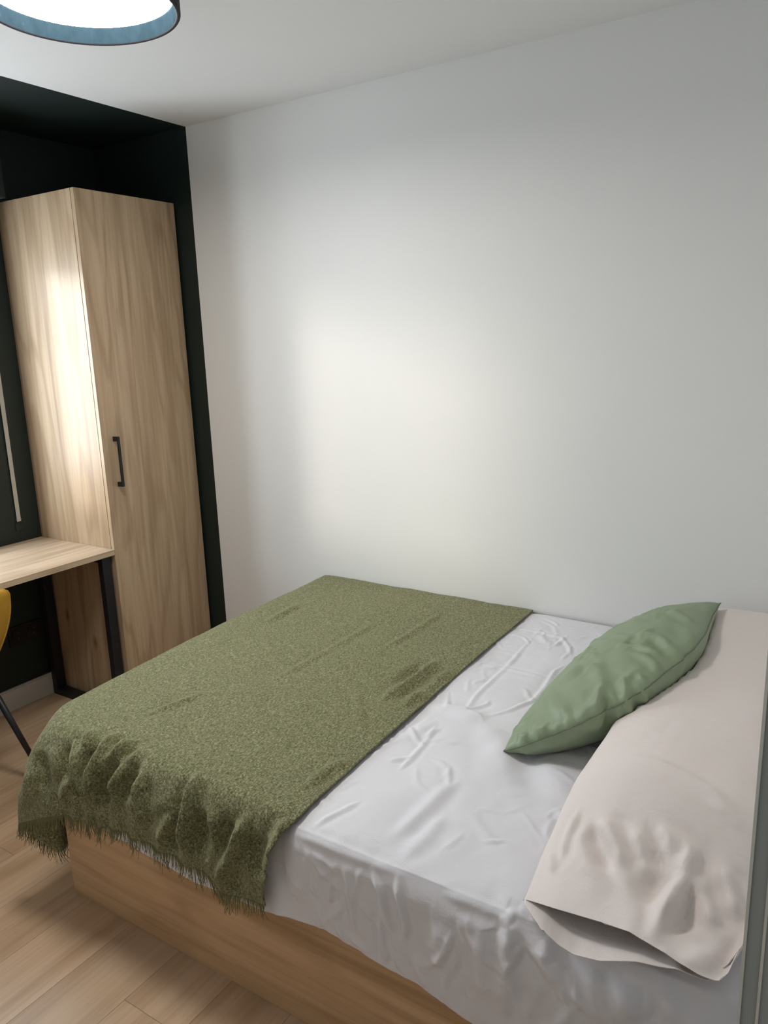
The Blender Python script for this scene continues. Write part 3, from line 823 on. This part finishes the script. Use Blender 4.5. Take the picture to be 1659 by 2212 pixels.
# ------------------------------------------------------------------ bed
BX0, BX1, BY = 1.2826, 3.185, -1.3703
t = empty('storage_bed', (2.2, -0.7, 0), 'oak storage bed on the floor under the white sheet and green throw', 'bed')
ZB = 0.318
box('side_panel', BX0 + 0.0, BX1, BY, BY + 0.022, 0.0, ZB, M['oak_base'], t, 0.001)
box('side_panel', BX0, BX1, -0.042, -0.02, 0.0, ZB, M['oak_base'], t, 0.001)
box('foot_panel', BX0, BX0 + 0.022, BY + 0.0225, -0.0425, 0.0, ZB, M['oak_base'], t, 0.001)
box('head_panel', BX1 - 0.022, BX1, BY + 0.0225, -0.0425, 0.0, ZB, M['oak_base'], t, 0.001)
box('lid', BX0 + 0.0225, BX1 - 0.0225, BY + 0.0225, -0.0425, ZB - 0.03, ZB, M['mattress'], t)
box('edge_band', BX0 - 0.0012, BX0, BY, BY + 0.022, 0.0, ZB, M['edge'], t)

def ztop(y):
    """sagging top of the made bed"""
    k = np.clip(-np.asarray(y) / 1.39, 0, 1.05)
    return 0.588 - 0.034 * k ** 2.2

# mattress: rounded block under the sheet
bm = bmesh.new()
loops = []
mx0, mx1, my0, my1, mr = 1.225, BX1 - 0.01, -1.352, -0.03, 0.085
for inset, z in ((0.02, ZB + 0.002), (0.0, ZB + 0.03), (0.0, 0.49), (0.012, 0.515), (0.04, 0.528)):
    ring_ = []
    for (qx, qy, a0) in ((mx0 + mr, my0 + mr, math.pi), (mx1 - mr, my0 + mr, 1.5 * math.pi), (mx1 - mr, my1 - mr, 0.0), (mx0 + mr, my1 - mr, 0.5 * math.pi)):
        for k in range(9):
            an = a0 + k / 8 * math.pi / 2
            ring_.append(bm.verts.new((qx + (mr - inset) * math.cos(an), qy + (mr - inset) * math.sin(an), z)))
    loops.append(ring_)
for ra, rb in zip(loops, loops[1:]):
    for k in range(len(ra)):
        bm.faces.new((ra[k], ra[(k + 1) % len(ra)], rb[(k + 1) % len(ra)], rb[k]))
bm.faces.new(loops[0][::-1]); bm.faces.new(loops[-1])
o = from_bm('mattress', bm, M['mattress'], None, True, origin=(2.2, -0.7, ZB))
tag(o, 'thick mattress hidden beneath the white sheet', 'mattress')

def hem_interp(pts, s):
    pts = np.asarray(pts, dtype=float)
    return np.array([np.interp(s, pts[:, 0], pts[:, k]) for k in range(1, pts.shape[1])]).T

# sheet: top + near side tucked over the base edge
def make_sheet():
    x = np.linspace(1.40, BX1, 560)
    ny, ns = 380, 110
    V = []
    hem = [(1.2, 0.33), (1.50, 0.318), (1.578, 0.306), (1.853, 0.288), (2.088, 0.302), (2.255, 0.324), (2.376, 0.309), (2.516, 0.299), (2.624, 0.276), (2.80, 0.262), (3.2, 0.255)]
    for xi in x:
        ys = np.linspace(-0.012, -1.382, ny)
        zs = ztop(ys)
        # edge drop towards the near side
        ed = np.clip((-ys - 1.30) / 0.082, 0, 1)
        zs = zs - 0.012 * ed ** 2.4
        z0 = zs[-1]
        hz = np.interp(xi, [h[0] for h in hem], [h[1] for h in hem])
        tt = np.linspace(0, 1, ns + 1)[1:]
        # skirt: crisp mattress edge, slight overhang, then down
        yy = -1.382 - 0.018 * np.sin(np.clip(tt * 5, 0, 1) * math.pi / 2) + 0.006 * tt
        zz = z0 - 0.004 * np.clip(tt * 8, 0, 1) - (z0 - 0.004 - hz) * tt
        tuck = 0.022 * np.clip((2.20 - xi) / 0.07, 0, 1)
        yy = yy + tuck * (1 - 1.15 * tt)
        ys = ys + tuck * np.clip((-ys - 1.2) / 0.15, 0, 1)
        zs = zs - 0.4 * tuck; zz = np.minimum(zz, zs[-1])
        rows = np.concatenate([np.stack([np.full(ny, xi), ys, zs], 1), np.stack([np.full(ns, xi), yy, zz], 1)])
        V.append(rows)
    V = np.concatenate(V)
    # foot end: roll down
    o_ = mesh_obj('bed_sheet', V, grid_faces(len(x), ny + ns), M['sheet'], None, True, origin=(2.2, -0.7, 0.3))
    tag(o_, 'white rumpled cotton sheet covering the bed', 'sheet')
    def relief(P):
        top = np.clip((P[:, 2] - 0.50) / 0.04, 0, 1)
        h = 0.0045 * vnoise(P * [7, 7, 3], 3) + 0.0025 * vnoise(P * [16, 13, 8], 5) + 0.0011 * vnoise(P * [34, 30, 20], 9)
        side = vnoise(np.stack([P[:, 0] * 15 + 2.5 * P[:, 2], P[:, 1] * 2, P[:, 2] * 4], 1), 12)
        depth = np.clip((0.53 - P[:, 2]) / 0.2, 0, 1)
        h2 = (0.006 * side + 0.003 * vnoise(P * [40, 3, 14], 21)) * (0.25 + depth)
        # billow over the base edge towards the head
        bil = 0.014 * np.clip((P[:, 0] - 2.3) / 0.5, 0, 1) * np.sin(np.clip(depth, 0, 1) * math.pi * 0.8)
        low = np.clip((0.40 - P[:, 2]) / 0.10, 0, 1)
        return top * h + (1 - top) * (h2 * (1 - 0.6 * low) + bil + 0.006 * low)
    rng = np.random.default_rng(11)
    extra = []
    def wander(p, ang, n, step, bend):
        q = [p]
        for _ in range(n):
            ang += rng.normal(0, bend)
            p = (p[0] + step * math.cos(ang), p[1] + step * math.sin(ang))
            q.append(p)
        return q
    for k in range(110):                    # fine creases on the top, mostly diagonal
        p = (rng.uniform(2.12, 3.1), rng.uniform(-1.34, -0.03))
        q = wander(p, rng.choice([0.9, 2.2, 1.5]) + rng.normal(0, 0.5), rng.integers(3, 8), rng.uniform(0.012, 0.028), 0.3)
        extra.append((rng.uniform(0.0009, 0.0030), rng.uniform(0.004, 0.0065), [(a_, b_, float(ztop(b_))) for a_, b_ in q if b_ < -0.01 and b_ > -1.37]))
    for k in range(60):                     # drag folds down the side
        p = (rng.uniform(2.12, 3.15), rng.uniform(0.36, 0.53))
        q = wander(p, -1.57 + rng.normal(0.1, 0.35), rng.integers(3, 8), 0.022, 0.18)
        extra.append((rng.uniform(0.0012, 0.0045), rng.uniform(0.004, 0.008), [(a_, -1.40, b_) for a_, b_ in q]))
    extra = [e for e in extra if len(e[2]) > 2]
    add_ridges(o_, RIDGES.get('sheet', []) + extra, relief)
    md_ = o_.modifiers.new('thickness', 'SOLIDIFY'); md_.thickness = 0.002; md_.offset = -1
    return o_
sheet = make_sheet()

# throw
def make_throw():
    NW, NT, NS = 420, 130, 64
    E0, rc, yn, xr = 1.236, 0.085, -1.350, 2.178
    # perimeter of the flat part: foot side, rounded corner, near side
    Lf = -yn - rc
    La = rc * math.pi / 2
    Ln = xr - E0 - rc
    tot = Lf + La + Ln
    w = np.concatenate([np.linspace(0, Lf - 0.2, 90, endpoint=False), np.linspace(Lf - 0.2, Lf + La + 0.25, 130, endpoint=False), np.linspace(Lf + La + 0.25, tot, 200)])
    E = np.zeros((len(w), 3)); Nn = np.zeros((len(w), 3))
    for i, s in enumerate(w):
        if s < Lf:
            E[i] = (E0, -s, 0); Nn[i] = (-1, 0, 0)
        elif s < Lf + La:
            a = (s - Lf) / rc
            E[i] = (E0 + rc - rc * math.cos(a), -Lf - rc * math.sin(a), 0); Nn[i] = (-math.cos(a), -math.sin(a), 0)
        else:
            E[i] = (E0 + rc + s - Lf - La, yn, 0); Nn[i] = (0, -1, 0)
    E[0, 1] = -0.006
    lift = 0.010
    E[:, 2] = ztop(E[:, 1]) + lift - 0.004
    c0, c1 = Lf, Lf + La
    hem = [(0, 1.190, -0.006, 0.27), (Lf * 0.6, 1.185, -0.75, 0.25), (c0 - 0.12, 1.200, -1.16, 0.215), (c0 - 0.02, 1.235, -1.30, 0.165),
           (c0 + 0.045, 1.262, -1.385, 0.135), (c0 + 0.075, 1.215, -1.420, 0.185), (c0 + 0.105, 1.180, -1.452, 0.236), (c0 + 0.13, 1.215, -1.468, 0.268),
           (c1 - 0.02, 1.290, -1.462, 0.300), (c1 + 0.03, 1.385, -1.440, 0.335)]
    near = [(1.504, 0.336), (1.604, 0.358), (1.693, 0.360), (1.778, 0.361), (1.859, 0.357), (1.922, 0.350), (1.964, 0.333), (2.009, 0.331), (2.060, 0.336), (2.106, 0.338)]
    s0 = c1 + 0.03
    for x_, z_ in near:
        hem.append((s0 + (tot - s0) * (x_ - 1.385) / (2.106 - 1.385), x_, -1.428, z_))
    hem = np.array(hem)
    ws = w
    Hm = np.array([np.interp(ws, hem[:, 0], hem[:, k]) for k in (1, 2, 3)]).T
    # soften the interpolated hem
    for _ in range(3):
        Hm[1:-1] = 0.25 * Hm[:-2] + 0.5 * Hm[1:-1] + 0.25 * Hm[2:]
    K = np.array((xr, -0.006, 0))
    V = []
    for i in range(len(w)):
        a = np.linspace(1, 0, NT)          # 1 = at K
        P = E[i][None] * (1 - a[:, None]) + K[None] * a[:, None]
        P[:, 2] = ztop(P[:, 1]) + lift
        # ease down to the edge
        d_edge = np.minimum(np.clip((P[:, 0] - E0) / 0.06, 0, 1), np.clip((P[:, 1] - yn) / 0.06, 0, 1))
        P[:, 2] -= 0.004 * (1 - d_edge) ** 2
        tt = np.linspace(0, 1, NS + 1)[1:, None]
        drop = E[i, 2] - Hm[i, 2]
        P1 = E[i] + Nn[i] * 0.055 + np.array((0, 0, -0.004))
        outp = Hm[i] - E[i]; outp[2] = 0
        P2 = E[i] + outp * 0.96 + np.array((0, 0, -0.42 * drop))
        B = (1 - tt) ** 3 * E[i] + 3 * (1 - tt) ** 2 * tt * P1 + 3 * (1 - tt) * tt ** 2 * P2 + tt ** 3 * Hm[i]
        V.append(np.concatenate([P, B]))
    V = np.concatenate(V)
    nv_ = NT + NS
    o_ = mesh_obj('throw_blanket', V, grid_faces(len(w), nv_), M['throw'], None, True, origin=(1.75, -0.7, 0.6))
    tag(o_, 'olive green woven throw blanket with fringed ends over the bed foot', 'blanket')
    # merge the fan tip
    bm_ = bmesh.new(); bm_.from_mesh(o_.data)
    bm_.to_mesh(o_.data); bm_.free()
    def relief(P):
        hang = np.clip((0.54 - P[:, 2]) / 0.22, 0, 1)
        near_ = np.clip((-P[:, 1] - 1.30) / 0.06, 0, 1)
        u = P[:, 0] + 0.10 * vnoise(np.stack([P[:, 0] * 5, P[:, 2] * 5, P[:, 0] * 0], 1), 2)
        fold = np.sin(u * 62.0 + 2.0 * vnoise(np.stack([P[:, 0] * 9, P[:, 2] * 3, P[:, 2] * 0], 1), 8))
        corner = np.clip((P[:, 0] - 1.36) / 0.08, 0, 1)
        h = 0.0075 * fold * hang * near_ * corner
        h += 0.0020 * vnoise(P * [9, 5, 5], 31) + 0.0009 * vnoise(P * [26, 18, 18], 32)
        return h
    add_ridges(o_, RIDGES.get('throw', []), relief)
    co = verts_of(o_.data) + np.array(o_.location)
    hem_pts = co.reshape(len(w), nv_, 3)[:, -1]
    hem_prev = co.reshape(len(w), nv_, 3)[:, -4]
    me_ = o_.data
    if me_.polygons[len(me_.polygons) // 2].normal.z < 0:
        me_.flip_normals()
    md_ = o_.modifiers.new('thickness', 'SOLIDIFY'); md_.thickness = 0.004; md_.offset = -1
    # fringe of loose yarns
    rng = np.random.default_rng(5)
    d = np.concatenate([[0], np.cumsum(np.linalg.norm(np.diff(hem_pts, axis=0), axis=1))])
    FV, FF = [], []
    s = 0.3
    while s < d[-1]:
        p = np.array([np.interp(s, d, hem_pts[:, k]) for k in range(3)])
        q = np.array([np.interp(s, d, hem_prev[:, k]) for k in range(3)])
        g = (p - q) / max(1e-6, np.linalg.norm(p - q))
        g = 0.6 * g + np.array((0, 0, -0.5))
        clump = vnoise(np.array([[s * 55, 0.5, 0.5]]), 77)[0]
        tang = np.array([np.interp(min(s + 0.01, d[-1]), d, hem_pts[:, k]) for k in range(3)]) - p
        tang /= max(1e-6, np.linalg.norm(tang))
        ln = rng.uniform(0.022, 0.042) * (1 + 0.25 * clump)
        lean = tang * (0.35 * clump + rng.normal(0, 0.22)) + np.array((rng.normal(0, 0.1), -abs(rng.normal(0.05, 0.12)), 0))
        curl = rng.normal(0, 0.35, 3) * np.array((1, 0.5, 0.3))
        r0 = rng.uniform(0.0008, 0.0014)
        pts = []
        for k in range(4):
            f_ = k / 3
            dirv = g + lean * f_
            pts.append(p - g * 0.001 + dirv * ln * f_ + curl * ln * 0.35 * f_ * f_)
        base = len(FV)
        for k, c in enumerate(pts):
            r = r0 * (1 - 0.55 * k / 3)
            for a in range(3):
                an = 2 * math.pi * a / 3
                FV.append(c + tang * math.cos(an) * r + np.array((0, 1, 0)) * math.sin(an) * r)
        for k in range(3):
            for a in range(3):
                FF.append((base + k * 3 + a, base + k * 3 + (a + 1) % 3, base + (k + 1) * 3 + (a + 1) % 3, base + (k + 1) * 3 + a))
        s += rng.uniform(0.0013, 0.0034)
    fr = mesh_obj('fringe', np.array(FV), FF, M['fringe'], o_, False, origin=tuple(o_.location))
    fr['kind'] = 'stuff'
    return o_
throw = make_throw()

# long bolster pillow in an open-ended white case
def make_bolster():
    nphi = 128
    XL, XRr = 2.705, 3.115
    # stations along y: (y, xl, xr, ztop, zbot, superellipse exponent)
    def section(y):
        k = np.clip((-y - 0.03) / 0.06, 0, 1)      # far end closes
        st = math.sqrt(max(0.0, 1 - (1 - k) ** 2)) * 0.55 + 0.45
        dr = np.clip((-y - 1.12) / 0.26, 0, 1)     # flattening towards the open end
        xl = 2.910 - 0.200 * st - 0.002 * dr
        xr = 2.910 + 0.205 * st - 0.030 * dr
        zt = 0.592 + (0.150 * st) * (1 - 0.72 * dr ** 1.6)
        zb = float(ztop(y)) + 0.004
        return xl, xr, zt, zb
    ys = np.concatenate([np.linspace(-0.030, -0.09, 12, endpoint=False), np.linspace(-0.09, -1.10, 110, endpoint=False), np.linspace(-1.10, -1.365, 60)])
    V = []
    for y in ys:
        xl, xr, zt, zb = section(y)
        for k in range(nphi):
            a = 2 * math.pi * k / nphi
            ca, sa = math.cos(a), math.sin(a)
            ex = 2.0 / 2.5
            px = math.copysign(abs(ca) ** ex, ca)
            pz = math.copysign(abs(sa) ** ex, sa)
            zm = zb + (zt - zb) * 0.42
            z = zm + (zt - zm) * pz if pz > 0 else zm + (zm - zb) * pz
            V.append(((xl + xr) / 2 + (xr - xl) / 2 * px, y, z))
    V = np.array(V).reshape(len(ys), nphi, 3)
    # opening loop: upper hem and lower hem
    up = np.array([(2.706, -1.372, 0.574), (2.770, -1.385, 0.590), (2.852, -1.392, 0.605), (2.904, -1.398, 0.614), (2.966, -1.408, 0.606), (2.992, -1.412, 0.600),
                   (3.019, -1.415, 0.596), (3.046, -1.410, 0.593), (3.056, -1.395, 0.604), (3.066, -1.370, 0.630)])
    lo = np.array([(2.706, -1.372, 0.572), (2.736, -1.400, 0.566), (2.762, -1.418, 0.562), (2.792, -1.424, 0.552), (2.820, -1.428, 0.549), (2.866, -1.428, 0.556), (2.925, -1.420, 0.578), (2.988, -1.412, 0.589), (3.030, -1.405, 0.580), (3.066, -1.368, 0.622)])
    def res_(c, t_):
        d_ = np.concatenate([[0], np.cumsum(np.linalg.norm(np.diff(c, axis=0), axis=1))]); d_ /= d_[-1]
        return np.array([np.interp(t_, d_, c[:, k]) for k in range(3)]).T
    end = np.zeros((nphi, 3))
    for k in range(nphi):
        a = k / nphi
        if a < 0.5:
            end[k] = res_(up[::-1], np.array([a * 2]))[0]
        else:
            end[k] = res_(lo, np.array([(a - 0.5) * 2]))[0]
    nE = 46
    S0 = V[-1]
    dy = (V[-1] - V[-2]); dy /= max(1e-9, abs(ys[-1] - ys[-2]))
    # blend the last stretch of the case into the opening
    start = 62
    iS = len(ys) - start
    total = []
    for i in range(start):
        f_ = i / (start - 1)
        g = f_ * f_ * (3 - 2 * f_)
        tgt = end.copy()
        tgt[:, 1] = V[iS + i][:, 1] * (1 - g) + (end[:, 1]) * g
        total.append(V[iS + i] * (1 - g) + tgt * g)
    Vall = np.concatenate([V[:iS], np.array(total)])
    n = len(Vall)
    F = []
    for i in range(n - 1):
        for k in range(nphi):
            k2 = (k + 1) % nphi
            F.append((i * nphi + k, (i + 1) * nphi + k, (i + 1) * nphi + k2, i * nphi + k2))
    Vf = Vall.reshape(-1, 3)
    # far cap
    c = len(Vf)
    Vf = np.concatenate([Vf, [Vall[0].mean(0) + np.array((0, 0.012, 0))]])
    for k in range(nphi):
        F.append((c, k, (k + 1) % nphi))
    t_ = empty('bolster_pillow', (2.9, -0.7, 0.58), 'long white bolster pillow in an open ended case at the bed head', 'pillow')
    o_ = mesh_obj('pillowcase', Vf, F, M['case'], t_, True)
    def relief(P):
        endz = np.clip((-P[:, 1] - 1.05) / 0.2, 0, 1)
        h = 0.0035 * vnoise(P * [8, 4, 8], 41) + 0.0012 * vnoise(P * [22, 12, 22], 42)
        return h * (1 + endz) * np.clip((-P[:, 1] - 0.02) / 0.1, 0, 1)
    bm_ = bmesh.new(); bm_.from_mesh(o_.data); bmesh.ops.recalc_face_normals(bm_, faces=bm_.faces); bm_.to_mesh(o_.data); bm_.free()
    o_.data.update()
    if sum(p_.normal.z for p_ in o_.data.polygons if p_.center.z + t_.location.z > 0.70) < 0:
        o_.data.flip_normals()
    add_ridges(o_, RIDGES.get('bolster', []), relief)
    md_ = o_.modifiers.new('thickness', 'SOLIDIFY'); md_.thickness = 0.0016; md_.offset = -1
    # stuffed core seen only through the opening
    ny = 40
    Vc = []
    for y in np.linspace(-0.08, -1.12, ny):
        xl, xr, zt, zb = section(y)
        e = min(1.0, (y + 1.125) / 0.10 + 0.02) if y < -1.02 else 1.0
        e = math.sqrt(max(0.02, e))
        for k in range(48):
            a = 2 * math.pi * k / 48
            Vc.append(((xl + xr) / 2 + (xr - xl) / 2 * 0.85 * e * math.cos(a), y, (zt + zb) / 2 + (zt - zb) / 2 * 0.72 * e * math.sin(a)))
    Fc = [(i * 48 + k, (i + 1) * 48 + k, (i + 1) * 48 + (k + 1) % 48, i * 48 + (k + 1) % 48) for i in range(ny - 1) for k in range(48)]
    Fc.append(tuple(range(47, -1, -1))); Fc.append(tuple((ny - 1) * 48 + k for k in range(48)))
    mesh_obj('pillow_core', Vc, Fc, M['mattress'], t_, True)
    return t_
bolster = make_bolster()

# sage green cushion leaning on the bolster
def make_cushion():
    A = np.array((2.474, -0.935, 0.584)); B = np.array((2.823, -0.105, 0.762)); C = np.array((2.778, -0.780, 0.762)); D = np.array((2.575, -0.235, 0.640))
    nrm = np.cross(B - C, A - C); nrm /= np.linalg.norm(nrm)
    if nrm[2] < 0:
        nrm = -nrm
    n = 121
    u = np.linspace(0, 1, n)
    U, W_ = np.meshgrid(u, u, indexing='ij')       # U: A->C side to D->B ; W_: A->D? see below
    def surf(side):
        # U from near (A-C) to far (D-B), W_ from bottom (A-D) to top (C-B)
        P = ((1 - U) * (1 - W_))[..., None] * A + ((1 - U) * W_)[..., None] * C + (U * (1 - W_))[..., None] * D + (U * W_)[..., None] * B
        a, b_ = U * 2 - 1, W_ * 2 - 1
        prof = ((1 - np.abs(a) ** 2.3) * (1 - np.abs(b_) ** 2.3)) ** 0.55
        th = (0.098 if side > 0 else 0.075 + 0.060 * (1 - U)) * prof
        # seams pull in between the corners
        ctr = (A + B + C + D) / 4
        bulge = (0.030 + 0.030 * (1 - U)) * (np.abs(a) ** 4 * (1 - b_ ** 2) + np.abs(b_) ** 4 * (1 - a ** 2))
        out = (P - ctr); out /= np.maximum(1e-6, np.linalg.norm(out, axis=2))[..., None]
        P = P + out * bulge[..., None]
        P = P + nrm * (side * th)[..., None]
        return P
    Pf, Pb = surf(1), surf(-1)
    # keep the underside on the mattress
    Vf, Vb_ = Pf.reshape(-1, 3), Pb.reshape(-1, 3)
    for arr in (Vf, Vb_):
        arr[:, 2] = np.maximum(arr[:, 2], ztop(arr[:, 1]) + 0.004)
    F1 = grid_faces(n, n)
    t_ = empty('green_cushion', (2.66, -0.55, 0.59), 'sage green cushion leaning diagonally on the white bolster', 'cushion')
    def relief(P):
        return 0.0045 * vnoise(P * [11, 11, 11], 51) + 0.0022 * vnoise(P * [26, 22, 26], 52)
    V = np.concatenate([Vf, Vb_]); 
    bm_ = bmesh.new()
    vs_ = [bm_.verts.new(p) for p in V]
    for f in F1:
        bm_.faces.new([vs_[i] for i in f])
        bm_.faces.new([vs_[n * n + i] for i in f[::-1]])
    bmesh.ops.remove_doubles(bm_, verts=bm_.verts, dist=0.0004)
    o_ = from_bm('cover', bm_, M['sage'], t_, True)
    rng = np.random.default_rng(23)
    co_ = verts_of(o_.data) + np.array(world_origin(o_))
    extra = []
    for k in range(70):
        p = co_[rng.integers(len(co_))]
        dv = (C - p) if rng.random() < 0.45 else ((A - p) if rng.random() < 0.4 else (B - p) if rng.random() < 0.6 else rng.normal(0, 1, 3))
        dv = dv / np.linalg.norm(dv) + rng.normal(0, 0.25, 3); dv /= np.linalg.norm(dv)
        q = [p + dv * st + rng.normal(0, 0.004, 3) for st in np.linspace(0, rng.uniform(0.05, 0.13), 5)]
        q = [co_[np.argmin(((co_ - x_) ** 2).sum(1))] for x_ in q]
        extra.append((rng.uniform(0.001, 0.004), rng.uniform(0.005, 0.009), q))
    add_ridges(o_, RIDGES.get('cushion', []) + extra, relief)
    # stitched seam round the edge
    idx = [(i, 0) for i in range(n)] + [(n - 1, j) for j in range(1, n)] + [(i, n - 1) for i in range(n - 2, -1, -1)] + [(0, j) for j in range(n - 2, 0, -1)]
    co_ = verts_of(o_.data) + np.array(world_origin(o_))
    loop = [co_[np.argmin(((co_ - Pf[i, j]) ** 2).sum(1))] for i, j in idx[::2]]
    bm_ = bmesh.new()
    tube(bm_, [tuple(p + nrm * 0.001) for p in loop] + [tuple(loop[0] + nrm * 0.001)], 0.0015, 6)
    from_bm('seam', bm_, M['seam'], t_, True)
    return t_
cushion = make_cushion()

# soft things give way under what lies on them
def press(lower, upper, gap=0.002, floor_z=None):
    from mathutils.bvhtree import BVHTree
    up_m = upper.data
    ou = world_origin(upper); ol = world_origin(lower)
    tree = BVHTree.FromPolygons([v.co + ou for v in up_m.vertices], [tuple(p_.vertices) for p_ in up_m.polygons])
    for v in lower.data.vertices:
        p_ = v.co + ol
        hit = tree.ray_cast(Vector((p_.x, p_.y, 0.30)), Vector((0, 0, 1)))
        if hit[0] is not None and p_.z > hit[0].z - gap and p_.z < hit[0].z + 0.16:
            v.co.z = max(hit[0].z - gap, floor_z if floor_z else -9) - ol.z
    lower.data.update()
cover = next(c for c in cushion.children if c.name.startswith('cover'))
case = next(c for c in bolster.children if c.name.startswith('pillowcase'))
press(case, cover, 0.002, 0.575)
press(next(c for c in bolster.children if c.name.startswith('pillow_core')), cover, 0.012, 0.58)
press(sheet, cover, 0.002, 0.53)

# ------------------------------------------------------------------ ceiling lamp
LX, LY, LR, LZ = 1.50, -1.18, 0.229, 2.362
t = empty('ceiling_lamp', (LX, LY, H), 'round flush ceiling lamp with black drum shade and lit white diffuser', 'lamp')
bm = bmesh.new()
lathe(bm, [(LR - 0.0012, H - 0.001), (LR, H - 0.004), (LR, LZ + 0.003), (LR - 0.002, LZ), (LR - 0.0085, LZ), (LR - 0.0100, LZ + 0.002)], LX, LY)
from_bm('shade', bm, M['shade'], t, True)
bm = bmesh.new()
lathe(bm, [(LR - 0.0100, LZ + 0.002), (LR - 0.0105, LZ + 0.004), (LR - 0.0105, H - 0.002)], LX, LY)
o = from_bm('shade_lining', bm, M['lining'], t, True)
o['label'] = 'blue grey inner lining'
bm = bmesh.new()
rings = lathe(bm, [(LR - 0.012, 2.412), (LR - 0.013, 2.402), (LR - 0.019, 2.399), (0.12, 2.398), (0.02, 2.398)], LX, LY)
bm.faces.new(rings[-1])
o = from_bm('diffuser', bm, M['diffuser'], t, True)
o['label'] = 'glowing white diffuser disc'
